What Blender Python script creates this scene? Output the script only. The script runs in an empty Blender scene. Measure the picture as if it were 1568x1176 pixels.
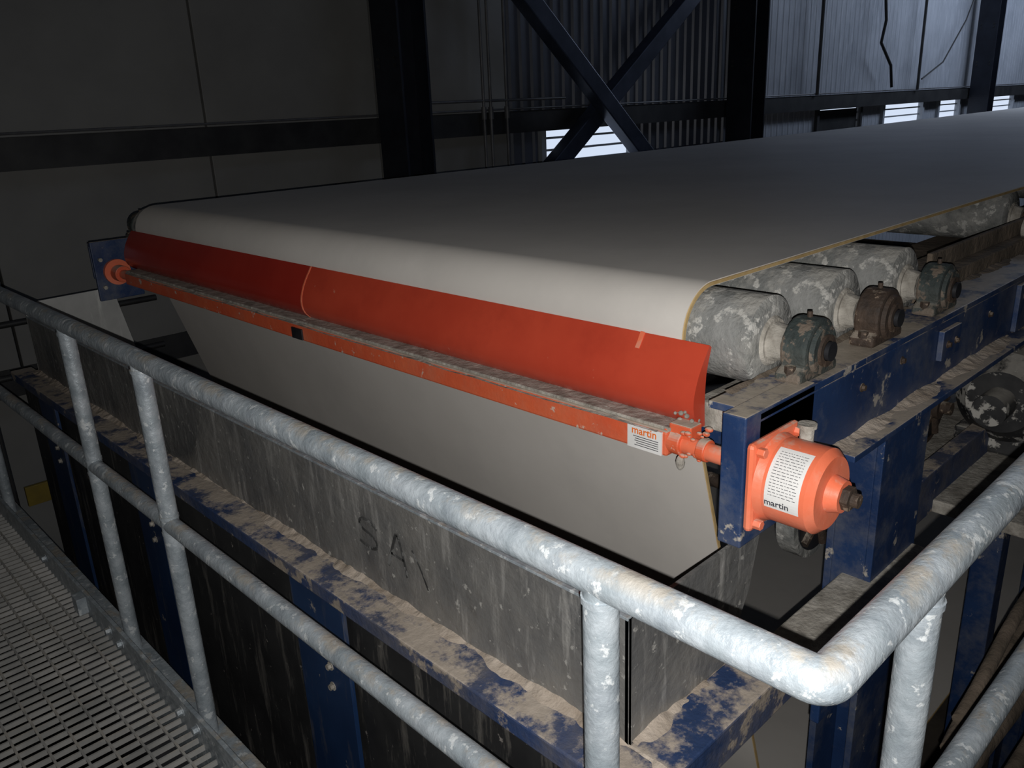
import bpy, bmesh, math, random
from mathutils import Vector, Matrix, noise as mnoise
random.seed(4)
Z0=1.6
sc=bpy.context.scene
# ---------------------------------------------------------------- materials
def mat(name,c1,c2=None,scale=6,rough=.6,metal=0.0,dust=None,dust_amt=0.0,chip=None,chip_lo=.6,chip_scale=20,streak=None,streak_lo=.5,bump=.0,bscale=60,stretch=(1,1,1),smudge=None,smudge_amt=.5,smudge_lo=.45,smudge_scale=5,dent=0,streak_scale=7,spec=.5):
    m=bpy.data.materials.new(name);m.use_nodes=True
    nt=m.node_tree;N=nt.nodes;L=nt.links
    b=N['Principled BSDF']
    tc=N.new('ShaderNodeTexCoord')
    def noise(sc_,st=(1,1,1),det=6,ro=.6):
        mp=N.new('ShaderNodeMapping');mp.inputs['Scale'].default_value=st
        L.new(tc.outputs['Object'],mp.inputs['Vector'])
        n=N.new('ShaderNodeTexNoise');n.inputs['Scale'].default_value=sc_;n.inputs['Detail'].default_value=det;n.inputs['Roughness'].default_value=ro
        L.new(mp.outputs[0],n.inputs['Vector']);return n.outputs['Fac']
    def ramp(f,lo,hi,tmax=1.0):
        r=N.new('ShaderNodeMapRange');r.inputs[1].default_value=lo;r.inputs[2].default_value=hi;r.inputs[4].default_value=tmax;r.clamp=True
        L.new(f,r.inputs[0]);return r.outputs[0]
    def mix(f,a,bb):
        x=N.new('ShaderNodeMix');x.data_type='RGBA'
        L.new(f,x.inputs[0])
        for i,v in ((6,a),(7,bb)):
            if isinstance(v,tuple): x.inputs[i].default_value=(*v,1)
            else: L.new(v,x.inputs[i])
        return x.outputs[2]
    col=mix(ramp(noise(scale,stretch),.35,.65),c1,c2 or c1)
    if smudge: col=mix(ramp(noise(smudge_scale,(1,1,1),10,.7),smudge_lo,smudge_lo+.25,smudge_amt),col,smudge)
    if chip: col=mix(ramp(noise(chip_scale,(1,1,1),8,.65),chip_lo,chip_lo+.04),col,chip)
    if streak: col=mix(ramp(noise(streak_scale,(2.5,2.5,.35),8,.72),streak_lo,streak_lo+.16),col,streak)
    if dust:
        g=N.new('ShaderNodeNewGeometry');s=N.new('ShaderNodeSeparateXYZ');L.new(g.outputs['Normal'],s.inputs[0])
        up=ramp(s.outputs[2],.35,.95)
        nz=ramp(noise(9,(1,1,1),8,.7),.62-.35*dust_amt,.70-.32*dust_amt)
        mu=N.new('ShaderNodeMath');mu.operation='MULTIPLY';L.new(up,mu.inputs[0]);L.new(nz,mu.inputs[1])
        dv=mix(ramp(noise(25),.3,.7),dust,tuple(x*.72 for x in dust))
        col=mix(mu.outputs[0],col,dv)
    L.new(col,b.inputs['Base Color'])
    b.inputs['Roughness'].default_value=rough;b.inputs['Metallic'].default_value=metal
    b.inputs['Specular IOR Level'].default_value=spec
    last=None
    for st,s_,dist in ((bump,bscale,.01),(dent,3.5,.05)):
        if st:
            bp=N.new('ShaderNodeBump');bp.inputs['Strength'].default_value=st;bp.inputs['Distance'].default_value=dist
            L.new(noise(s_),bp.inputs['Height'])
            if last: L.new(last,bp.inputs['Normal'])
            last=bp.outputs[0];L.new(last,b.inputs['Normal'])
    return m
DUST=(.42,.36,.29)
M_galv=mat('galvanized_steel',(.27,.31,.335),(.43,.47,.50),20,.42,.2,dust=(.45,.42,.37),dust_amt=.3,chip=(.58,.61,.62),chip_lo=.58,chip_scale=38,bump=.3,bscale=70,smudge=(.19,.22,.25),smudge_amt=.8,smudge_lo=.46,smudge_scale=14)
M_grat=mat('grating_steel',(.25,.25,.24),(.42,.41,.39),6,.6,.1,dust=(.50,.47,.42),dust_amt=.5)
M_blue=mat('blue_paint',(.010,.027,.085),(.016,.042,.12),5,.45,0,dust=DUST,dust_amt=.65,chip=(.36,.33,.29),chip_lo=.62,chip_scale=16,bump=.12,smudge=(.17,.17,.17),smudge_amt=.6,smudge_lo=.46,smudge_scale=6)
M_bluecol=mat('blue_column_paint',(.006,.022,.07),(.01,.034,.10),4,.5,0,dust=(.3,.27,.22),dust_amt=.8,chip=(.3,.27,.24),chip_lo=.66,chip_scale=14,streak=(.09,.09,.10),streak_lo=.55)
M_ledge=mat('blue_ledge_dusty',(.014,.035,.10),(.03,.055,.14),7,.65,0,dust=(.45,.385,.32),dust_amt=.52,chip=(.33,.28,.23),chip_lo=.56,chip_scale=9,bump=.3,smudge=(.16,.145,.135),smudge_amt=.7,smudge_lo=.42,smudge_scale=5)
M_hop=mat('scuffed_steel_sheet',(.10,.102,.104),(.22,.215,.205),4,.42,.2,streak=(.38,.37,.35),streak_lo=.53,streak_scale=9,chip=(.44,.43,.40),chip_lo=.62,chip_scale=40,bump=.15,stretch=(1,1,.5),smudge=(.27,.255,.23),smudge_amt=.7,smudge_lo=.46,smudge_scale=3,dent=.4)
M_hop2=mat('pale_sheet',(.40,.40,.39),(.56,.56,.54),4,.35,.1,streak=(.65,.65,.62),streak_lo=.56)
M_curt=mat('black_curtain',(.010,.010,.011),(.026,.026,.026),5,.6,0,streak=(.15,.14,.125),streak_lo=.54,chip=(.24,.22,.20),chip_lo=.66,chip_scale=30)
M_belt=mat('belt_rubber',(.60,.565,.52),(.66,.625,.58),1.6,.55,0,chip=(.73,.71,.67),chip_lo=.75,chip_scale=9,smudge=(.51,.485,.455),smudge_amt=.5,smudge_lo=.45,smudge_scale=2.2,spec=.35)
M_belte=mat('belt_edge',(.40,.27,.11),(.50,.36,.17),30,.8)
M_or=mat('orange_paint',(.74,.155,.07),(.80,.20,.105),5,.45,0,dust=(.65,.42,.32),dust_amt=.4,chip=(.76,.42,.32),chip_lo=.65,chip_scale=22,bump=.08,smudge=(.76,.30,.20),smudge_amt=.5,smudge_lo=.5)
M_orbar=mat('orange_bar_paint',(.62,.095,.038),(.70,.135,.052),6,.5,0,dust=(.56,.49,.40),dust_amt=1.4,chip=(.60,.46,.37),chip_lo=.62,chip_scale=26,bump=.15,smudge=(.52,.2,.12),smudge_amt=.6,smudge_lo=.48)
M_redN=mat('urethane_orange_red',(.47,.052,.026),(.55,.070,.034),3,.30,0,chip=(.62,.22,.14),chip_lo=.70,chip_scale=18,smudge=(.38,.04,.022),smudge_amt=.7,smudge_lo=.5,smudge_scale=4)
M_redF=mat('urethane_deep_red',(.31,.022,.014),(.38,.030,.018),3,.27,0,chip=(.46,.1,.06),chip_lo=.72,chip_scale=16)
M_roll=mat('roller_rubber',(.13,.135,.13),(.25,.25,.24),10,.85,0,chip=(.46,.45,.42),chip_lo=.55,chip_scale=26,dust=(.42,.405,.37),dust_amt=.6,bump=.7,bscale=40,smudge=(.42,.405,.37),smudge_amt=.75,smudge_lo=.46,smudge_scale=9,spec=.2)
M_hub=mat('dusty_hub',(.22,.20,.17),(.44,.41,.36),25,.85,bump=.6)
M_teal=mat('teal_casting',(.020,.027,.026),(.04,.056,.054),18,.75,0,chip=(.14,.11,.085),chip_lo=.50,chip_scale=26,dust=(.26,.23,.19),dust_amt=.3,bump=.5,smudge=(.085,.075,.06),smudge_amt=.7)
M_rust=mat('rusty_casting',(.030,.021,.016),(.075,.048,.032),18,.75,.1,chip=(.24,.18,.13),chip_lo=.60,chip_scale=30,dust=DUST,dust_amt=.3,bump=.5)
M_dark=mat('dark_steel',(.012,.013,.016),(.03,.03,.034),8,.5,.3)
M_black=mat('black_hole',(.004,.004,.004),None,5,.9)
M_mark=mat('faded_marker',(.018,.018,.018),(.07,.07,.068),18,.8,0,chip=(.16,.16,.155),chip_lo=.54,chip_scale=40)
M_white=mat('label_white',(.66,.65,.63),(.74,.73,.71),12,.5)
M_ink=mat('label_ink',(.05,.05,.06),None,5,.6)
M_inko=mat('label_orange',(.75,.16,.02),None,5,.6)
M_dirt=mat('spilled_dust',(.27,.215,.165),(.49,.42,.35),8,.95,bump=.8,bscale=30)
M_dirtd=mat('old_dust',(.09,.07,.05),(.20,.155,.115),8,.95,bump=.8,bscale=30)
M_motor=mat('dirty_motor',(.015,.015,.017),(.05,.05,.05),8,.6,.1,chip=(.5,.48,.44),chip_lo=.54,chip_scale=13,dust=(.5,.47,.42),dust_amt=.6)
M_panel=mat('insulated_panel',(.20,.197,.187),(.24,.237,.223),1.5,.6,0,chip=(.19,.18,.17),chip_lo=.76,chip_scale=5)
M_corr=mat('corrugated_sheet',(.10,.11,.135),(.15,.16,.19),1.2,.4,.3)
M_lit=mat('lit_tone_cladding',(.32,.34,.375),(.46,.48,.52),1.0,.5,.1,streak=(.52,.54,.58),streak_lo=.5)  # base colour raised to paint in the daylight on this stretch of wall
M_colm=mat('building_steel',(.010,.012,.02),(.02,.024,.036),4,.45,.2)
M_girt=mat('girt_steel',(.03,.03,.032),(.055,.055,.055),4,.5,.3)
M_pipe=mat('painted_conduit',(.10,.10,.105),(.16,.16,.165),8,.5,.3)
M_brace=mat('brace_paint',(.035,.045,.075),(.07,.085,.13),4,.35,.3)
M_floor=mat('dirty_concrete',(.05,.045,.04),(.12,.10,.08),2,.9,bump=.5,bscale=15)
M_ceil=mat('ceiling_deck',(.05,.05,.055),None,2,.8)
M_yel=mat('yellow_paint',(.26,.19,.03),(.18,.13,.03),8,.5)
M_cable=mat('cable_black',(.01,.01,.01),None,5,.5)
M_frame=mat('window_frame',(.35,.37,.4),None,5,.5)
def emis(name,c,s):
    m=bpy.data.materials.new(name);m.use_nodes=True;b=m.node_tree.nodes['Principled BSDF']
    b.inputs['Emission Color'].default_value=(*c,1);b.inputs['Emission Strength'].default_value=s;b.inputs['Base Color'].default_value=(.1,.1,.1,1)
    return m
M_day=emis('daylit_pane',(.72,.82,1.0),.9)
# ---------------------------------------------------------------- helpers
def group(name,loc=(0,0,0),parent=None):
    e=bpy.data.objects.new(name,None);e.empty_display_size=.1
    e.location=(loc[0],loc[1],loc[2]+Z0)
    sc.collection.objects.link(e)
    if parent:
        e.parent=parent;e.matrix_parent_inverse=Matrix.Translation(parent.location).inverted()
    return e
def mk(name,bm,m,parent=None,smooth=False,bev=0):
    mats=m if isinstance(m,(list,tuple)) else [m]
    bmesh.ops.recalc_face_normals(bm,faces=bm.faces)
    cs=[v.co for v in bm.verts]
    c=Vector([(min(q[i] for q in cs)+max(q[i] for q in cs))/2 for i in range(3)])
    for v in bm.verts: v.co-=c
    me=bpy.data.meshes.new(name);bm.to_mesh(me);bm.free()
    for x in mats: me.materials.append(x)
    o=bpy.data.objects.new(name,me);sc.collection.objects.link(o)
    o.location=c+Vector((0,0,Z0))
    if smooth:
        for p in me.polygons:p.use_smooth=True
        md=o.modifiers.new('es','EDGE_SPLIT');md.split_angle=math.radians(35)
    if bev:
        md=o.modifiers.new('bv','BEVEL');md.width=bev;md.segments=2;md.limit_method='ANGLE'
    if parent:
        o.parent=parent;o.matrix_parent_inverse=Matrix.Translation(parent.location).inverted()
    return o
def abox(bm,x0,x1,y0,y1,z0,z1,mi=0):
    vs=[bm.verts.new((x,y,z)) for x in (x0,x1) for y in (y0,y1) for z in (z0,z1)]
    for f in ((0,1,3,2),(4,6,7,5),(0,4,5,1),(2,3,7,6),(0,2,6,4),(1,5,7,3)):
        fc=bm.faces.new([vs[i] for i in f]);fc.material_index=mi
def box(name,x0,x1,y0,y1,z0,z1,m,parent=None,bev=.003):
    bm=bmesh.new();abox(bm,x0,x1,y0,y1,z0,z1);return mk(name,bm,m,parent,bev=bev)
def acyl(bm,p0,p1,r,r2=None,seg=32,mi=0):
    p0=Vector(p0);p1=Vector(p1);d=(p1-p0);l=d.length;q=d.to_track_quat('Z','Y').to_matrix()
    r2=r if r2 is None else r2
    a=[];b=[]
    for i in range(seg):
        t=2*math.pi*i/seg;v=Vector((math.cos(t),math.sin(t),0))
        a.append(bm.verts.new(p0+q@(v*r)));b.append(bm.verts.new(p0+q@(v*r2+Vector((0,0,l)))))
    for i in range(seg):
        j=(i+1)%seg;f=bm.faces.new((a[i],a[j],b[j],b[i]));f.material_index=mi
    f=bm.faces.new(a[::-1]);f.material_index=mi;f=bm.faces.new(b);f.material_index=mi
def cyl(name,p0,p1,r,m,parent=None,r2=None,seg=32,bev=0):
    bm=bmesh.new();acyl(bm,p0,p1,r,r2,seg);return mk(name,bm,m,parent,smooth=not bev,bev=bev)
def aprism(bm,prof,axis,a0,a1,mi=0):
    def P(u,v,a): return (u,a,v) if axis=='Y' else ((a,u,v) if axis=='X' else (u,v,a))
    A=[bm.verts.new(P(u,v,a0)) for u,v in prof];B=[bm.verts.new(P(u,v,a1)) for u,v in prof]
    n=len(prof)
    for i in range(n):
        j=(i+1)%n;f=bm.faces.new((A[i],A[j],B[j],B[i]));f.material_index=mi
    f=bm.faces.new(A[::-1]);f.material_index=mi;f=bm.faces.new(B);f.material_index=mi
def prism(name,prof,axis,a0,a1,m,parent=None,bev=0,smooth=False):
    bm=bmesh.new();aprism(bm,prof,axis,a0,a1);return mk(name,bm,m,parent,bev=bev,smooth=smooth)
def atube(bm,pts,r,seg=20,cap=True):
    pts=[Vector(p) for p in pts];rings=[];n=len(pts)
    t0=(pts[1]-pts[0]).normalized();up=Vector((0,0,1)) if abs(t0.z)<.9 else Vector((1,0,0))
    nrm=(up-up.dot(t0)*t0).normalized()
    for i,p in enumerate(pts):
        ta=(pts[min(i+1,n-1)]-p);tb=(p-pts[max(i-1,0)])
        t=(ta.normalized()+tb.normalized()).normalized()
        nrm=(nrm-nrm.dot(t)*t).normalized();bi=t.cross(nrm)
        rings.append([bm.verts.new(p+(nrm*math.cos(2*math.pi*k/seg)+bi*math.sin(2*math.pi*k/seg))*r) for k in range(seg)])
    for i in range(n-1):
        for k in range(seg):
            j=(k+1)%seg;bm.faces.new((rings[i][k],rings[i][j],rings[i+1][j],rings[i+1][k]))
    if cap: bm.faces.new(rings[0][::-1]);bm.faces.new(rings[-1])
def tube(name,pts,r,m,parent=None,seg=20):
    bm=bmesh.new();atube(bm,pts,r,seg);return mk(name,bm,m,parent,smooth=True)
def bolt(bm,p,ax,r=.009,h=.008):
    p=Vector(p);acyl(bm,p,p+Vector(ax)*.002,r*1.5,seg=16);acyl(bm,p,p+Vector(ax)*h,r,seg=6)
def dustbank(name,x0,x1,y0,y1,zb,side,h,m,parent,nx=8,ny=200,along='Y',seed=0):
    bm=bmesh.new();G=[]
    for j in range(ny+1):
        row=[]
        for i in range(nx+1):
            u=i/nx;v=j/ny
            w=u if side else 1-u
            if along=='Y': x=x0+(x1-x0)*u;y=y0+(y1-y0)*v
            else: y=y0+(y1-y0)*u;x=x0+(x1-x0)*v
            n1=mnoise.noise(Vector((x*9+seed,y*9,1.3)));n2=mnoise.noise(Vector((x*45,y*45,seed)))
            z=zb+h*(w**1.6)*(.8+.7*n1)+h*.35*n2*w+h*.35*(n1-.35)
            row.append(bm.verts.new((x,y,z)))
        G.append(row)
    for j in range(ny):
        for i in range(nx): bm.faces.new((G[j][i],G[j][i+1],G[j+1][i+1],G[j+1][i]))
    return mk(name,bm,m,parent,smooth=False)
# ---------------------------------------------------------------- handrail
RX,RY,RZ,MZ=.648,.275,-.53,-.96
g=group('handrail',(RX,1.5,RZ))
def railpath(z,rc=.045):
    pts=[(RX,5.0,z),(RX,4,z),(RX,2.5,z),(RX,1,z)]
    for i in range(7):
        a=i/6*math.pi/2
        pts.append((RX+rc-rc*math.cos(a),RY+rc-rc*math.sin(a),z))
    pts+=[(1.0,RY,z),(2.2,RY,z),(3.6,RY,z)]
    return pts
tube('top_rail',railpath(RZ,.016),.0238,M_galv,g,28)
tube('mid_rail',railpath(MZ,.04),.0210,M_galv,g,20)
bm=bmesh.new()
posts=[(RX,.549),(RX,1.95),(RX,2.49),(RX,3.9),(.89,RY),(2.35,RY)]
for x,y in posts:
    acyl(bm,(x,y,-1.598),(x,y,RZ-.01),.0222,seg=24)
mk('posts',bm,M_galv,g,smooth=True)
bm=bmesh.new()
for x,y in posts:
    for z,r in ((RZ-.026,.0245),(MZ+.022,.0235),(MZ-.022,.0235)):
        acyl(bm,(x,y,z-.004),(x,y,z+.004),r,seg=24)
mk('weld_beads',bm,M_galv,g,smooth=True)
# ---------------------------------------------------------------- walkway
g=group('grating_walkway',(-.2,2,-1.57))
bm=bmesh.new()
y=-.9;k=0
while y<5.0:
    abox(bm,-1.3,.60,y,y+.006,-1.584,-1.57);y+=.037
x=-1.25
while x<.6:
    abox(bm,x,x+.006,-.9,5.0,-1.577,-1.5695);x+=.062
mk('bar_grating',bm,M_grat,g)
box('edge_toe_angle',.60,.612,-.9,5.0,-1.72,-1.49,M_galv,g,.002)
box('edge_channel',.612,.69,-.9,5.0,-1.72,-1.60,M_galv,g,.003)
bm=bmesh.new()
for xx in (-1.3,-.35,.5):
    abox(bm,xx,xx+.06,-.9,5.0,-1.80,-1.605)
for yy in (-.8,1.4,3.4,4.9):
    abox(bm,-1.3,.6,yy,yy+.06,-1.92,-1.80)
    for xx in (-1.25,.5): abox(bm,xx,xx+.1,yy-.02,yy+.08,-3.4,-1.92)
mk('support_framing',bm,M_dark,g)
bm=bmesh.new()
for y in (.5,1.15,1.9,2.0,2.44,2.54,3.2): bolt(bm,(.60,y,-1.53),(-1,0,0),.011,.015)
for y in (1.62,2.75): abox(bm,.57,.60,y,y+.05,-1.56,-1.50)
mk('bolts_clips',bm,M_galv,g)
# ---------------------------------------------------------------- conveyor
CONV=group('belt_conveyor',(2,2.2,-.6))
BX,BZ,BR=1.40,-.447,.088
RT=BR+.012
NY,FY=.89,3.65
top=BZ+RT
path=[(22,top+.02),(14,top+.02),(8,top),(4,top-.004)]
for xx in (3,2.02,1.7): path.append((xx,top))
a0,a1=90,197.5
for i in range(19):
    a=math.radians(a0+(a1-a0)*i/18);path.append((BX+RT*math.cos(a),BZ+RT*math.sin(a)))
d=Vector((.301,-.954))
lx,lz=path[-1]
Lb=2.05
path.append((lx+d.x*.8,lz+d.y*.8))
ex,ez=lx+d.x*Lb,lz+d.y*Lb
nx_,nz_=.954,.301
R2=.15
cx,cz=ex+nx_*R2,ez+nz_*R2
for i in range(13):
    a=math.radians(197.5+(270-197.5)*i/12);path.append((cx+R2*math.cos(a),cz+R2*math.sin(a)))
path.append((22,cz-R2))
def offs(path,t):
    out=[]
    for i,(x,z) in enumerate(path):
        p=Vector(path[max(i-1,0)]);q=Vector(path[min(i+1,len(path)-1)]);dd=(q-p).normalized()
        out.append((x+dd.y*t*-1,z+dd.x*t))
    return out
inn=offs(path,.011)
g=group('conveyor_belt',(1.4,2.2,-.35),CONV)
def ribbon(name,P,Q,y0,y1,m):
    bm=bmesh.new();n=len(P)
    cols=[]
    for i in range(n):
        cols.append([bm.verts.new((P[i][0],y0,P[i][1])),bm.verts.new((P[i][0],y1,P[i][1])),bm.verts.new((Q[i][0],y1,Q[i][1])),bm.verts.new((Q[i][0],y0,Q[i][1]))])
    for i in range(n-1):
        for k in range(4):
            j=(k+1)%4;bm.faces.new((cols[i][k],cols[i][j],cols[i+1][j],cols[i+1][k]))
    bm.faces.new(cols[0]);bm.faces.new(cols[-1][::-1])
    return mk(name,bm,m,g,smooth=True)
ribbon('belt_carcass',path,inn,NY+.003,FY-.003,M_belt)
ip=offs(path,.002);iq=offs(path,.009)
ribbon('belt_edge_core_near',ip,iq,NY,NY+.003,M_belte)
ribbon('belt_edge_core_far',ip,iq,FY-.003,FY,M_belte)
# rollers
rx=[1.40,1.70,2.02,3.3,4.6,6.0,7.5,9,10.5,12,13.5]
for i,x in enumerate(rx):
    g=group('belt_roller',(x,2.2,BZ),CONV)
    bm=bmesh.new()
    r=BR-.001
    ye=.757 if i<3 else .90
    yf=3.72
    acyl(bm,(x,ye+.006,BZ),(x,yf-.006,BZ),r,seg=56)
    acyl(bm,(x,ye,BZ),(x,ye+.006,BZ),r-.010,r,seg=56)
    acyl(bm,(x,yf-.006,BZ),(x,yf,BZ),r,r-.010,seg=56)
    mk('drum',bm,M_roll,g,smooth=True)
    bm=bmesh.new();acyl(bm,(x,ye-.006,BZ),(x,ye+.002,BZ),.044,.050);acyl(bm,(x,ye-.034,BZ),(x,ye-.006,BZ),.032,.038)
    mk('end_hub',bm,M_hub,g,smooth=True)
    cyl('shaft',(x,.645,BZ),(x,3.86,BZ),.019,M_rust,g)
def bearing(x,y,m):
    g=group('pillow_block_bearing',(x,y,BZ),CONV)
    prof=[(x-.072,-.5),(x-.072,-.482),(x-.052,-.472)]
    for i in range(15):
        a=math.radians(198-(198+18)*i/14);prof.append((x+.058*math.cos(a),BZ+.058*math.sin(a)))
    prof+=[(x+.052,-.472),(x+.072,-.482),(x+.072,-.5)]
    prism('housing',prof,'Y',y-.026,y+.026,m,g,bev=.006)
    bm=bmesh.new()
    acyl(bm,(x,y-.034,BZ),(x,y-.022,BZ),.044,.048);mk('seal_ring',bm,m,g,smooth=True)
    bm=bmesh.new();acyl(bm,(x,y-.040,BZ),(x,y-.032,BZ),.030);mk('locking_collar',bm,M_rust,g,smooth=True)
    cyl('shaft_end',(x,y-.048,BZ),(x,y-.038,BZ),.018,M_dark,g)
    bm=bmesh.new()
    for s in (-1,1): acyl(bm,(x+s*.062,y,-.485),(x+s*.062,y,-.468),.010,seg=6)
    acyl(bm,(x,y,BZ+.055),(x,y,BZ+.068),.005,seg=8)
    mk('bolts',bm,M_rust,g)
for i,x in enumerate(rx[:3]):
    bearing(x,.685,[M_teal,M_rust,M_teal][i])
    bearing(x,3.835,M_teal)
# frame
g=group('conveyor_structure',(2,2,-.6),CONV)
BT,BB=-.50,-.655
for (y0,y1,tag) in ((.645,.745,'near'),(3.785,3.885,'far')):
    bm=bmesh.new()
    abox(bm,1.17,7,y0,y1,BT-.014,BT)
    wy=(y0,y0+.014) if tag=='near' else (y1-.014,y1)
    abox(bm,1.17,7,wy[0],wy[1],BB,BT-.014)
    abox(bm,1.44,7,y0-.05,y1,BB-.014,BB)
    mk('side_channel_'+tag,bm,M_blue,g,bev=.002)
    bm=bmesh.new()
    if tag=='near': abox(bm,1.126,1.36,.645,.690,-.735,BT+.004)
    else: abox(bm,1.17,1.36,3.80,3.83,-.72,BT+.002)
    mk('end_plate_'+tag,bm,M_blue,g,bev=.003)
    bm=bmesh.new()
    for x0 in (1.68,3.6,5.6):
        abox(bm,x0,x0+.25,y0-.012,y0+.004,-3.4,BB-.014)
        abox(bm,x0,x0+.25,y1-.02,y1-.003,-3.4,BB-.014)
        abox(bm,x0+.115,x0+.13,y0+.004,y1-.02,-3.4,BB-.014)
        if tag=='near': abox(bm,x0,x0+.012,y0+.004,y1-.02,-1.2,BB-.014)
    mk('columns_'+tag,bm,M_blue,g,bev=.002)
bm=bmesh.new();abox(bm,1.95,2.06,.632,.645,-.60,-.53);abox(bm,2.5,2.72,.632,.645,-.65,-.52);mk('splice_plates',bm,M_blue,g,bev=.002)
bm=bmesh.new()
for x,z in ((1.56,-.56),(1.75,-.55),(1.98,-.565),(2.03,-.565),(2.3,-.56),(2.56,-.56),(2.66,-.60)):
    bolt(bm,(x,.632 if (1.95<x<2.06 or x>2.5) else .645,z),(0,-1,0),.006,.008)
mk('channel_bolts',bm,M_rust,g)
bm=bmesh.new()
abox(bm,1.31,2.25,.76,.87,-.62,-.565);mk('idler_support_beam',bm,M_hub,g,bev=.004)
bm=bmesh.new()
for x in (1.42,2.2,3.6,5): abox(bm,x,x+.07,.745,3.785,-.70,-.63)
mk('cross_members',bm,M_blue,g,bev=.003)
bm=bmesh.new()
abox(bm,2.3,7,.76,.90,-.56,-.47);abox(bm,2.3,7,.80,.815,-.47,-.42);abox(bm,2.5,7,1.0,1.2,-.60,-.56);mk('belt_skirt_rail',bm,M_dirtd,g,bev=.004)
cyl('idler_tube',(3.0,.78,-.44),(3.0,.70,-.44),.03,M_hub,g)
dustbank('dust_on_lower_flange',1.45,3.6,.598,.645,BB-.002,1,.010,M_dirt,g,6,260,'X',3)
dustbank('dust_on_top_flange',1.22,3.6,.70,.745,BT-.004,1,.010,M_dirtd,g,6,260,'X',8)
# ---------------------------------------------------------------- belt scraper
SCR=group('belt_scraper',(1.23,2.2,-.62));g=SCR
FP=[(1.276,-.603),(1.264,-.594),(1.254,-.583),(1.248,-.570),(1.2455,-.556),(1.2455,-.543),(1.248,-.529),(1.2525,-.515),(1.2585,-.50),(1.266,-.486),(1.2745,-.472),(1.2835,-.459),(1.293,-.444)]
def blade(name,y0,y1,m):
    Bk=[(1.2995,-.449),(1.291,-.475),(1.285,-.50),(1.283,-.53),(1.283,-.56),(1.286,-.603)]
    bm=bmesh.new();aprism(bm,FP+Bk,'Y',y0,y1);return mk(name,bm,m,g,smooth=True)
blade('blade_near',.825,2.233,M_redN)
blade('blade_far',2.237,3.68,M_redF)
prism('blade_seam',[(a-.0014,b) for a,b in FP]+[(1.294,-.452),(1.283,-.53),(1.283,-.603)],'Y',2.232,2.238,M_or,g)
prism('blade_wear_tab',[(1.273,-.472),(1.2818,-.459),(1.2915,-.442),(1.296,-.45),(1.28,-.474)],'Y',.975,.985,M_or,g)
bm=bmesh.new();abox(bm,1.212,1.262,.86,3.62,-.655,-.604);mk('mainframe_bar',bm,M_orbar,g,bev=.005)
bm=bmesh.new();abox(bm,1.222,1.29,.86,3.62,-.606,-.598);mk('blade_retainer',bm,M_hub,g,bev=.002)
dustbank('caked_strip',1.206,1.236,.88,3.60,-.606,1,.008,M_hub,g,4,300,'Y',5)
bm=bmesh.new();abox(bm,1.207,1.215,2.19,2.25,-.652,-.618);mk('dark_clip',bm,M_dark,g,bev=.001)
cyl('pivot_pipe',(1.228,.690,-.628),(1.237,.875,-.628),.017,M_or,g)
cyl('pivot_pipe_far',(1.237,3.60,-.625),(1.237,3.80,-.625),.020,M_or,g)
bm=bmesh.new()
acyl(bm,(1.235,.78,-.628),(1.235,.80,-.628),.022);acyl(bm,(1.237,.835,-.628),(1.237,.865,-.628),.025)
abox(bm,1.225,1.262,.815,.865,-.625,-.588)
acyl(bm,(1.237,3.70,-.625),(1.237,3.76,-.625),.035)
mk('pipe_collars',bm,M_orbar,g,bev=.003)
bm=bmesh.new()
for i in range(46):
    p=(1.237+random.uniform(-.022,.022),random.uniform(.79,.88),-.622+random.uniform(-.028,.028))
    bmesh.ops.create_icosphere(bm,subdivisions=2,radius=random.uniform(.003,.007),matrix=Matrix.Translation(p)@Matrix.Diagonal((1,1.3,.8,1)))
mk('caked_material',bm,M_orbar,g)
bm=bmesh.new()
bmesh.ops.create_icosphere(bm,subdivisions=2,radius=.009,matrix=Matrix.Translation((1.222,.835,-.662))@Matrix.Diagonal((1,1,1.8,1)))
for i in range(14):
    p=(1.25+random.uniform(-.01,.02),random.uniform(.82,.87),-.588+random.uniform(-.008,.02))
    bmesh.ops.create_icosphere(bm,subdivisions=2,radius=random.uniform(.003,.007),matrix=Matrix.Translation(p))
mk('caked_dust',bm,M_hub,g)
def textmesh(s,size):
    cu=bpy.data.curves.new('t','FONT');cu.body=s;cu.size=size;cu.align_x='CENTER';cu.align_y='CENTER';cu.resolution_u=3;cu.offset=size*.018
    o=bpy.data.objects.new('t',cu);sc.collection.objects.link(o)
    dg=bpy.context.evaluated_depsgraph_get();dg.update()
    me=o.evaluated_get(dg).to_mesh();V=[v.co.copy() for v in me.vertices];Fs=[tuple(p.vertices) for p in me.polygons]
    o.evaluated_get(dg).to_mesh_clear();bpy.data.objects.remove(o);return V,Fs
bm=bmesh.new();abox(bm,1.2085,1.2125,.870,.952,-.654,-.606,0)
V,Fs=textmesh('martin',.023)
vs=[bm.verts.new((1.2078,.911-v.x,-.616+v.y)) for v in V]
for f in Fs:
    try: fc=bm.faces.new([vs[i] for i in f]);fc.material_index=2
    except: pass
for k in range(5):
    z=-.629-k*.0046;abox(bm,1.2081,1.2086,.877,.944-random.uniform(0,.02),z,z+.0014,1)
mk('bar_label',bm,[M_white,M_ink,M_inko],g)
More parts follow.
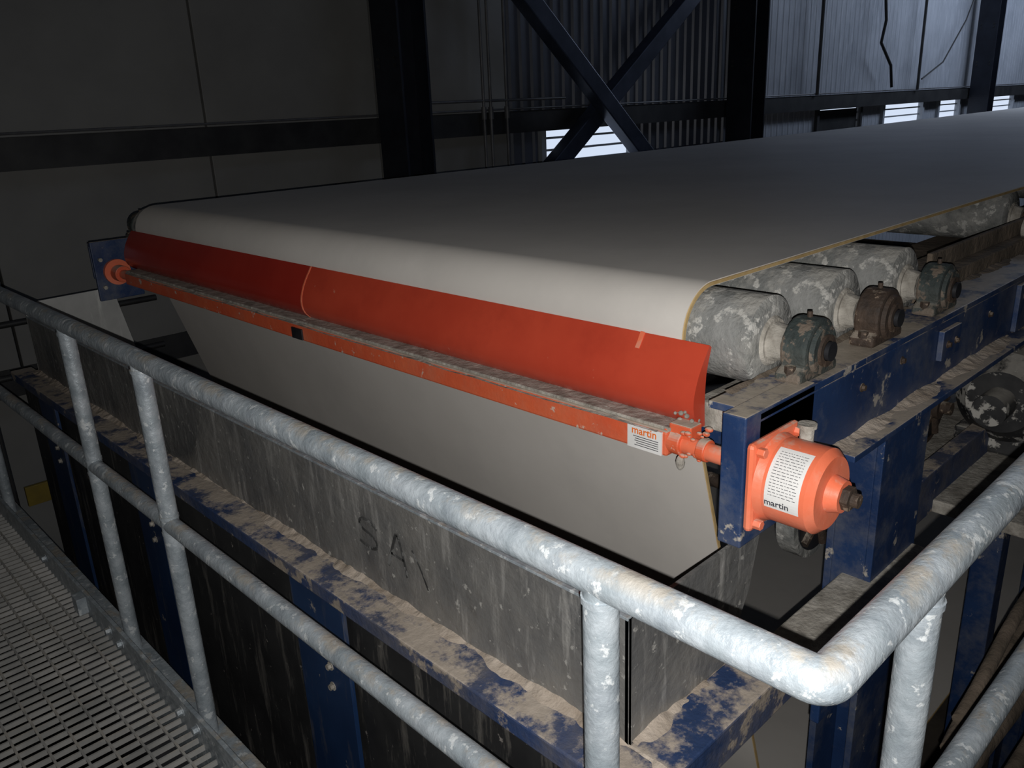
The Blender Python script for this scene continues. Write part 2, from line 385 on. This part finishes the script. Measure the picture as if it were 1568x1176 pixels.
# ---------------------------------------------------------------- tensioner
TX,TZ=1.202,-.620
g=group('scraper_tensioner',(TX,.58,TZ))
FYt=.628;TR=.073
bm=bmesh.new();abox(bm,TX-.076,TX+.078,FYt,FYt+.016,TZ-.080,TZ+.080);mk('mounting_flange',bm,M_or,g,bev=.008)
bm=bmesh.new()
acyl(bm,(TX,FYt-.014,TZ),(TX,FYt,TZ),TR,TR+.005,seg=56)
acyl(bm,(TX,.540,TZ),(TX,FYt-.014,TZ),TR,seg=56)
acyl(bm,(TX,.528,TZ),(TX,.540,TZ),TR-.011,TR,seg=56)
mk('housing',bm,M_or,g,smooth=True)
bm=bmesh.new()
acyl(bm,(TX,.507,TZ),(TX,.528,TZ),.027,.032)
mk('end_boss',bm,M_or,g,smooth=True)
bm=bmesh.new()
acyl(bm,(TX,.494,TZ),(TX,.507,TZ),.021,seg=6);acyl(bm,(TX,.482,TZ),(TX,.494,TZ),.012,seg=16)
mk('adjusting_nut',bm,M_rust,g,bev=.001)
bm=bmesh.new()
for sx in(-1,1):
    for sz in (-1,1): acyl(bm,(TX+sx*.062,FYt-.014,TZ+sz*.065),(TX+sx*.062,FYt,TZ+sz*.065),.009,seg=6)
mk('flange_bolts',bm,M_or,g,bev=.001)
bm=bmesh.new();acyl(bm,(TX+.045,.60,TZ+.05),(TX+.045,.60,TZ+.083),.012,seg=24);acyl(bm,(TX+.045,.60,TZ+.083),(TX+.045,.60,TZ+.090),.016,seg=24);mk('top_plug',bm,M_hub,g,smooth=True)
def onc(y,s,r):
    a=math.pi-s/TR
    return (TX+r*math.cos(a),y,TZ+r*math.sin(a))
bm=bmesh.new()
s0,s1=-.022,.088;y0,y1=.548,.608
def patch(y0,y1,s0,s1,r,mi,n=4):
    A=[(bm.verts.new(onc(y0,s0+(s1-s0)*i/n,r)),bm.verts.new(onc(y1,s0+(s1-s0)*i/n,r))) for i in range(n+1)]
    for i in range(n):
        f=bm.faces.new((A[i][0],A[i][1],A[i+1][1],A[i+1][0]));f.material_index=mi
patch(y0,y1,s0,s1,TR+.0006,0,20)
for k in range(16):
    s=.002+k*.0051
    yy=y1-.006
    while yy>y0+.008:
        w=random.uniform(.002,.008);patch(max(yy-w,y0+.006),yy,s,s+.0010,TR+.0008,1,1);yy-=w+.0018
V,Fs=textmesh('martin',.0165)
vs=[bm.verts.new(onc(.586-v.x,-.012+v.y,TR+.0009)) for v in V]
for f in Fs:
    try: fc=bm.faces.new([vs[i] for i in f]);fc.material_index=1
    except: pass
mk('instruction_label',bm,[M_white,M_ink],g)
g=SCR
bm=bmesh.new();acyl(bm,(1.237,3.765,-.622),(1.237,3.784,-.622),.055,seg=40);mk('far_ring_flange',bm,M_or,g,smooth=True)
bm=bmesh.new()
for sx in(-1,1):
    for sz in (-1,1): acyl(bm,(1.237+sx*.06,3.77,-.622+sz*.06),(1.237+sx*.06,3.784,-.622+sz*.06),.009,seg=6)
mk('far_mount_bolts',bm,M_hub,g)
box('far_mount_plate',1.15,1.34,3.784,3.80,-.74,-.485,M_blue,g,.003)
# ---------------------------------------------------------------- hopper
HOP=group('discharge_hopper',(1.2,2.3,-1.0));g=HOP
HX,HY,HF=.92,.72,4.08
HT=-.805
bm=bmesh.new();abox(bm,HX,HX+.008,HY,HF,-1.07,HT);mk('front_sheet',bm,M_hop,g,bev=.001)
bm=bmesh.new();abox(bm,HX-.003,HX+.011,HY,HF,HT-.003,HT+.003);mk('front_lip',bm,M_galv,g,bev=.001)
prism('near_side_sheet',[(HX,-1.07),(HX,HT),(1.335,HT+.006),(1.30,-.93),(1.22,-1.07)],'Y',HY,HY+.008,M_hop,g)
prism('far_side_sheet',[(HX,-1.07),(HX,HT+.02),(.98,-.745),(1.30,-.74),(1.36,-1.07)],'Y',HF,HF+.008,M_hop2,g)
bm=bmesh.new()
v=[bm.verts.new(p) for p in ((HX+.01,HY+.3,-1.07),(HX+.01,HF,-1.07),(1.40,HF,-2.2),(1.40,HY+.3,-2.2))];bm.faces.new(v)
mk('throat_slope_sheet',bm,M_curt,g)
bm=bmesh.new()
def stroke(pts,w=.007):
    for i in range(len(pts)-1):
        (a,b),(c,e)=pts[i],pts[i+1]
        dx,dz=c-a,e-b;l=math.hypot(dx,dz);nx,nz=-dz/l*w/2,dx/l*w/2
        vs=[bm.verts.new((HX-.0012,y,z)) for y,z in ((a+nx,b+nz),(c+nx,e+nz),(c-nx,e-nz),(a-nx,b-nz))];bm.faces.new(vs)
def sm(pts,n=5):
    out=[]
    P=[pts[0]]+pts+[pts[-1]]
    for i in range(1,len(P)-2):
        for k in range(n):
            t=k/n
            out.append(tuple(.5*((2*P[i][j])+(-P[i-1][j]+P[i+1][j])*t+(2*P[i-1][j]-5*P[i][j]+4*P[i+1][j]-P[i+2][j])*t*t+(-P[i-1][j]+3*P[i][j]-3*P[i+1][j]+P[i+2][j])*t**3) for j in (0,1)))
    return out+[pts[-1]]
stroke(sm([(1.44,-.905),(1.465,-.892),(1.495,-.892),(1.51,-.905),(1.50,-.918),(1.465,-.926),(1.445,-.938),(1.45,-.955),(1.48,-.962),(1.515,-.955)]),.008)
stroke(sm([(1.405,-.98),(1.372,-.90),(1.362,-.888),(1.352,-.91),(1.335,-.985)]),.009);stroke([(1.39,-.942),(1.345,-.945)],.007)
stroke(sm([(1.31,-.905),(1.285,-.94),(1.262,-.985)]),.006)
mk('faded_marks',bm,M_mark,g)
box('front_ledge_beam',.83,.92,.62,4.2,-1.10,-1.06,M_ledge,g,.004)
box('side_ledge_beam',.92,1.33,.62,.72,-1.14,-1.06,M_ledge,g,.004)
box('side_ledge_beam_rear',1.36,1.92,.565,.70,-1.10,-1.055,M_hub,g,.004)
box('side_ledge_web',1.40,1.92,.60,.62,-1.25,-1.10,M_blue,g,.003)
box('rear_tie_beam',1.93,4.5,.75,.80,-1.20,-1.06,M_ledge,g,.004)
dustbank('ledge_dust_front',.880,.922,.64,4.1,-1.063,1,.014,M_dirt,g,9,500,'Y',0)
dustbank('ledge_dust_side',.93,1.30,.672,.722,-1.063,1,.012,M_dirt,g,9,90,'X',2)
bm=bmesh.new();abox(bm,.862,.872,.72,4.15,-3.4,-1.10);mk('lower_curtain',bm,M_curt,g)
bm=bmesh.new()
for y0,w in ((1.50,.24),(2.62,.2),(3.62,.22)):
    abox(bm,.838,.85,y0,y0+w,-3.4,-1.10);abox(bm,.85,.93,y0+w/2-.006,y0+w/2+.006,-3.4,-1.10);abox(bm,.918,.93,y0,y0+w,-3.4,-1.10)
abox(bm,.85,.93,.63,.70,-3.4,-1.10)
mk('support_columns',bm,M_bluecol,g,bev=.001)
bm=bmesh.new()
for y0,w in ((1.50,.24),(2.62,.2),(3.62,.22)):
    for z in (-1.30,-1.36): bolt(bm,(.838,y0+w*.35,z),(-1,0,0),.008,.011)
mk('column_bolts',bm,M_hub,g)
# ---------------------------------------------------------------- machinery
def wheel(name,x,y,z,R,w,m,mh):
    g=group(name,(x,y,z))
    bm=bmesh.new()
    acyl(bm,(x,y,z),(x,y+w,z),R,seg=48);mk('rim',bm,m,g,smooth=True)
    bm=bmesh.new();acyl(bm,(x,y-.004,z),(x,y,z),R*.82,seg=48);mk('web',bm,M_dark,g,smooth=True)
    bm=bmesh.new();acyl(bm,(x,y-.03,z),(x,y-.004,z),R*.3,seg=24)
    for k in range(5):
        a=2*math.pi*k/5;acyl(bm,(x,y-.008,z),(x+R*.8*math.cos(a),y-.008,z+R*.8*math.sin(a)),.012,seg=10)
    mk('hub_spokes',bm,mh,g,smooth=True)
    cyl('axle',(x,y-.06,z),(x,y+w+.3,z),.02,M_rust,g)
wheel('drive_pulley',1.90,.87,-1.05,.12,.05,M_roll,M_rust)
wheel('tail_sheave',2.62,.86,-.95,.13,.08,M_rust,M_rust)
g=group('drive_motor',(3.0,.75,-.97))
mr=.15;mz=-.96
bm=bmesh.new();acyl(bm,(2.86,.72,mz),(3.4,.72,mz),mr,seg=40);acyl(bm,(2.80,.72,mz),(2.86,.72,mz),.10,mr,seg=40)
for k in range(24):
    a=2*math.pi*k/24;c_,s_=math.cos(a),math.sin(a)
    acyl(bm,(2.88,.72+(mr+.002)*c_,mz+(mr+.002)*s_),(3.38,.72+(mr+.002)*c_,mz+(mr+.002)*s_),.008,seg=6)
acyl(bm,(2.70,.72,mz),(2.80,.72,mz),.05,seg=24)
mk('motor_body',bm,M_motor,g,smooth=True)
bm=bmesh.new();abox(bm,2.86,3.36,.58,.86,-1.16,-1.09);abox(bm,2.95,3.15,.56,.66,-.90,-.80);mk('foot_and_terminal_box',bm,M_motor,g,bev=.01)
box('motor_shelf',2.4,3.9,.5,1.0,-1.20,-1.16,M_hub,g,.004)
box('shelf_leg',2.6,2.68,.6,.68,-3.4,-1.20,M_blue,g,.004);box('shelf_leg_rear',3.8,3.88,.6,.68,-3.4,-1.20,M_blue,g,.004)
g=group('return_snub_roller',(cx,2.2,cz),CONV)
cyl('drum',(cx,.95,cz),(cx,3.6,cz),R2-.012,M_roll,g,seg=48)
cyl('shaft',(cx,.76,cz),(cx,3.78,cz),.022,M_rust,g)
g=group('dusty_hoses',(2.5,.42,-1.6))
for k,(y,z,r) in enumerate(((.44,-1.45,.022),(.42,-1.62,.03),(.40,-1.80,.02),(.43,-2.05,.035),(.38,-1.98,.025),(.45,-1.34,.016))):
    pts=[]
    for i in range(24):
        t=i/23;pts.append((1.75+2.6*t,y+.02*math.sin(t*7+k),z-.10*math.sin(t*math.pi)+.35*t+.02*math.sin(t*19+k)))
    tube('hose',pts,r,M_dirtd,g,12)
# ---------------------------------------------------------------- building shell
WY=5.6;FZ=-3.4;CZ=4.2;X0,X1=-3.0,26.0
g=group('wall_left',(5,WY,0))
bm=bmesh.new()
x=-3.02
while x<5.0:
    for z0,z1 in ((FZ,-.16),(-.15,CZ)):
        abox(bm,x+.006,x+1.39,WY,WY+.06,z0,z1)
    x+=1.4
mk('insulated_panels',bm,M_panel,g,bev=.004)
box('panel_backing',X0,X1,WY+.10,WY+.16,FZ,CZ,M_black,g,0)
wins=[(5.82,7.15),(11.2,12.5),(13.3,14.8),(15.5,16.45),(17.9,19.4),(20.6,22.2)]
WT,WB=-.235,-.95
def corr(bm,x0,x1,z0,z1,amp):
    x=x0;P=[]
    while x<x1:
        for dx,dy in ((0,0),(.045,0),(.06,-amp),(.085,-amp),(.10,0)):
            if x+dx<x1: P.append((x+dx,WY+.02+dy))
        x+=.14
    P.append((x1,WY+.02))
    A=[(bm.verts.new((a,b,z0)),bm.verts.new((a,b,z1))) for a,b in P]
    for i in range(len(A)-1): bm.faces.new((A[i][0],A[i+1][0],A[i+1][1],A[i][1]))
def rng(name,xa,xb,m,amp):
    bm=bmesh.new();corr(bm,xa,xb,WT,CZ,amp);corr(bm,xa,xb,FZ,WB,amp)
    xs=xa
    for a,b in wins:
        if a>xa and b<xb: corr(bm,xs,a,WB,WT,amp);xs=b
    corr(bm,xs,xb,WB,WT,amp);mk(name,bm,m,g)
rng('corrugated_cladding',5.38,9.0,M_corr,.022)
rng('lit_tone_cladding',9.0,X1,M_lit,.005)
for i,(a,b) in enumerate(wins):
    w=group('window_%d'%(i+1),((a+b)/2,WY,-.6))
    box('pane',a,b,WY+.06,WY+.07,WB,WT,M_day,w,0)
    bm=bmesh.new()
    abox(bm,a-.04,a+.02,WY-.03,WY+.05,WB-.04,WT+.04);abox(bm,b-.02,b+.04,WY-.03,WY+.05,WB-.04,WT+.04)
    abox(bm,a,b,WY-.03,WY+.05,WT-.02,WT+.04);abox(bm,a,b,WY-.03,WY+.05,WB-.04,WB+.02)
    z=WT-.10
    while z>WB: abox(bm,a,b,WY+.03,WY+.055,z,z+.02);z-=.11
    if i==1: abox(bm,a,b-.05,WY+.02,WY+.03,WB,WT-.03)
    mk('frame_louvres',bm,M_frame if i!=1 else M_girt,w)
box('floor',X0,X1,-4,WY+.2,FZ-.1,FZ,M_floor,None,0)
box('ceiling',X0,X1,-4,WY+.2,CZ,CZ+.1,M_ceil,None,0)
box('wall_right',X0,X1,-4.1,-4,FZ,CZ,M_corr,None,0)
box('wall_back',X1,X1+.1,-4,WY,FZ,CZ,M_corr,None,0)
box('wall_front',X0-.1,X0,-4,WY,FZ,CZ,M_panel,None,0)
g=group('wall_girt',(5,5.5,-.15))
bm=bmesh.new();abox(bm,X0,X1,5.50,5.515,-.25,-.065);abox(bm,X0,X1,5.515,WY,-.08,-.065);abox(bm,X0,X1,5.515,WY,-.25,-.235);mk('girt_channel',bm,M_girt,g)
bm=bmesh.new();abox(bm,X0,X1,5.50,5.515,-1.55,-1.38);abox(bm,X0,X1,5.50,5.515,1.75,1.95);mk('girt_lower_upper',bm,M_girt,g)
tube('girt_conduit',[(X0,5.485,-.045),(10,5.485,-.045),(X1,5.485,-.045)],.008,M_pipe,g,8)
def hcol(x0,x1,y0,y1):
    g=group('building_column',((x0+x1)/2,(y0+y1)/2,0))
    bm=bmesh.new();t=.02
    abox(bm,x0,x0+t,y0,y1,FZ,CZ);abox(bm,x1-t,x1,y0,y1,FZ,CZ);abox(bm,x0+t,x1-t,(y0+y1)/2-.01,(y0+y1)/2+.01,FZ,CZ)
    mk('h_section',bm,M_colm,g)
    bm=bmesh.new()
    for z in (.3,.35,.9,.95): 
        for y in (y0+.06,y1-.06): bolt(bm,(x0,y,z),(-1,0,0),.010,.015)
    mk('bolts',bm,M_girt,g)
hcol(3.90,4.17,5.16,5.48);hcol(8.75,9.05,5.16,5.48);hcol(16.55,16.85,5.16,5.48)
def brace(name,p0,p1,w,parent,y):
    p0=Vector(p0);p1=Vector(p1);d=(p1-p0).normalized();n=Vector((-d.y,d.x))*w/2
    prof=[tuple(p0+n),tuple(p1+n),tuple(p1-n),tuple(p0-n)]
    prism(name,prof,'Y',y,y+.14,M_brace,parent,bev=.01)
g=group('cross_bracing',(6.3,5.3,0))
brace('diagonal_a',(4.3,-.10+(6.36-4.3)*.84),(8.2,-.10-(8.2-6.36)*.84),.16,g,5.15)
brace('diagonal_b',(8.6,-.10+(8.6-6.36)*.72),(4.4,-.10-(6.36-4.4)*.72),.16,g,5.30)
g=group('wall_conduits',(5.2,5.5,0))
bm=bmesh.new()
for x in (4.98,5.06,5.25): acyl(bm,(x,5.47,-2.5),(x,5.47,CZ),.013,seg=10)
acyl(bm,(4.3,5.47,.03),(6.0,5.47,.03),.012,seg=10)
for x in (4.98,5.06,5.25): acyl(bm,(x,5.47,-.12),(x,5.47,-.02),.022,seg=10)
mk('conduit_pipes',bm,M_pipe,g,smooth=True)
g=group('hanging_cable',(13.4,5.4,.6))
tube('cable',[(12.6,5.42,2.5),(12.55,5.42,1.4),(12.7,5.42,.9),(12.6,5.42,.6),(13.0,5.42,.3),(13.1,5.42,.0)],.022,M_cable,g,8)
tube('cable_swag',[(14.2,5.42,.1),(15,5.42,.35),(15.8,5.42,1.0),(16.4,5.42,1.8)],.012,M_cable,g,8)
bm=bmesh.new()
for x in (10.9,14.2): acyl(bm,(x,5.47,-.06),(x,5.47,CZ),.022,seg=8)
mk('wall_drops',bm,M_girt,g)
g=group('guard_rail_far',(.9,5.0,-1.2))
bm=bmesh.new()
for z in (-1.35,-1.05): acyl(bm,(.85,5.2,z),(1.9,5.2,z),.018,seg=12)
for x in (.9,1.2,1.5): acyl(bm,(x,5.2,-3.4),(x,5.2,-1.05),.015,seg=12)
mk('rails',bm,M_girt,g,smooth=True)
box('yellow_kickplate',.95,1.38,5.16,5.185,-2.12,-2.0,M_yel,g,.002)
# ---------------------------------------------------------------- camera
th,rho,az=math.radians(18.69),math.radians(2.48),math.radians(46.62)
Fh=Vector((math.cos(az),math.sin(az),0));R=Vector((math.sin(az),-math.cos(az),0));Zv=Vector((0,0,1))
F=math.cos(th)*Fh-math.sin(th)*Zv;U=math.sin(th)*Fh+math.cos(th)*Zv
right=math.cos(rho)*R-math.sin(rho)*U;up=math.sin(rho)*R+math.cos(rho)*U
cam=bpy.data.cameras.new('camera');co=bpy.data.objects.new('camera',cam);sc.collection.objects.link(co)
m3=Matrix((right,up,-F)).transposed();mw=m3.to_4x4();mw.translation=Vector((0,0,Z0));co.matrix_world=mw
cam.sensor_width=36;cam.lens=1631/2016*36;cam.clip_start=.02
sc.camera=co
# ---------------------------------------------------------------- lights
fl=bpy.data.lights.new('phone_flash','SPOT');fl.energy=112;fl.shadow_soft_size=.003;fl.spot_size=math.radians(122);fl.spot_blend=.95;fl.color=(1,.985,.965)
fo=bpy.data.objects.new('phone_flash',fl);sc.collection.objects.link(fo)
mw2=mw.copy();mw2.translation=Vector((0,0,Z0))-up*.024+right*.006;fo.matrix_world=mw2
def area(name,loc,target,sx,sy,e,c):
    l=bpy.data.lights.new(name,'AREA');l.shape='RECTANGLE';l.size=sx;l.size_y=sy;l.energy=e;l.color=c
    o=bpy.data.objects.new(name,l);sc.collection.objects.link(o);o.location=(loc[0],loc[1],loc[2]+Z0)
    o.rotation_euler=(Vector(target)-Vector(loc)).to_track_quat('-Z','Y').to_euler()
area('added_fill_far',(17,2.5,4.0),(17,5.6,.3),8,1.5,340,(.66,.78,1.0))  # added bluish area lamp to brighten the far cladding; no roof opening here
area('added_fill_mid',(8,1.0,4.0),(7.5,3.5,-.3),3,1.5,14,(.55,.68,1.0))  # added weak area fill above the belt, not an actual roof light
w=bpy.data.worlds.new('world');sc.world=w;w.use_nodes=True
w.node_tree.nodes['Background'].inputs[0].default_value=(.5,.6,.8,1);w.node_tree.nodes['Background'].inputs[1].default_value=.02
try:
    sc.view_settings.view_transform='Standard'
except Exception: pass
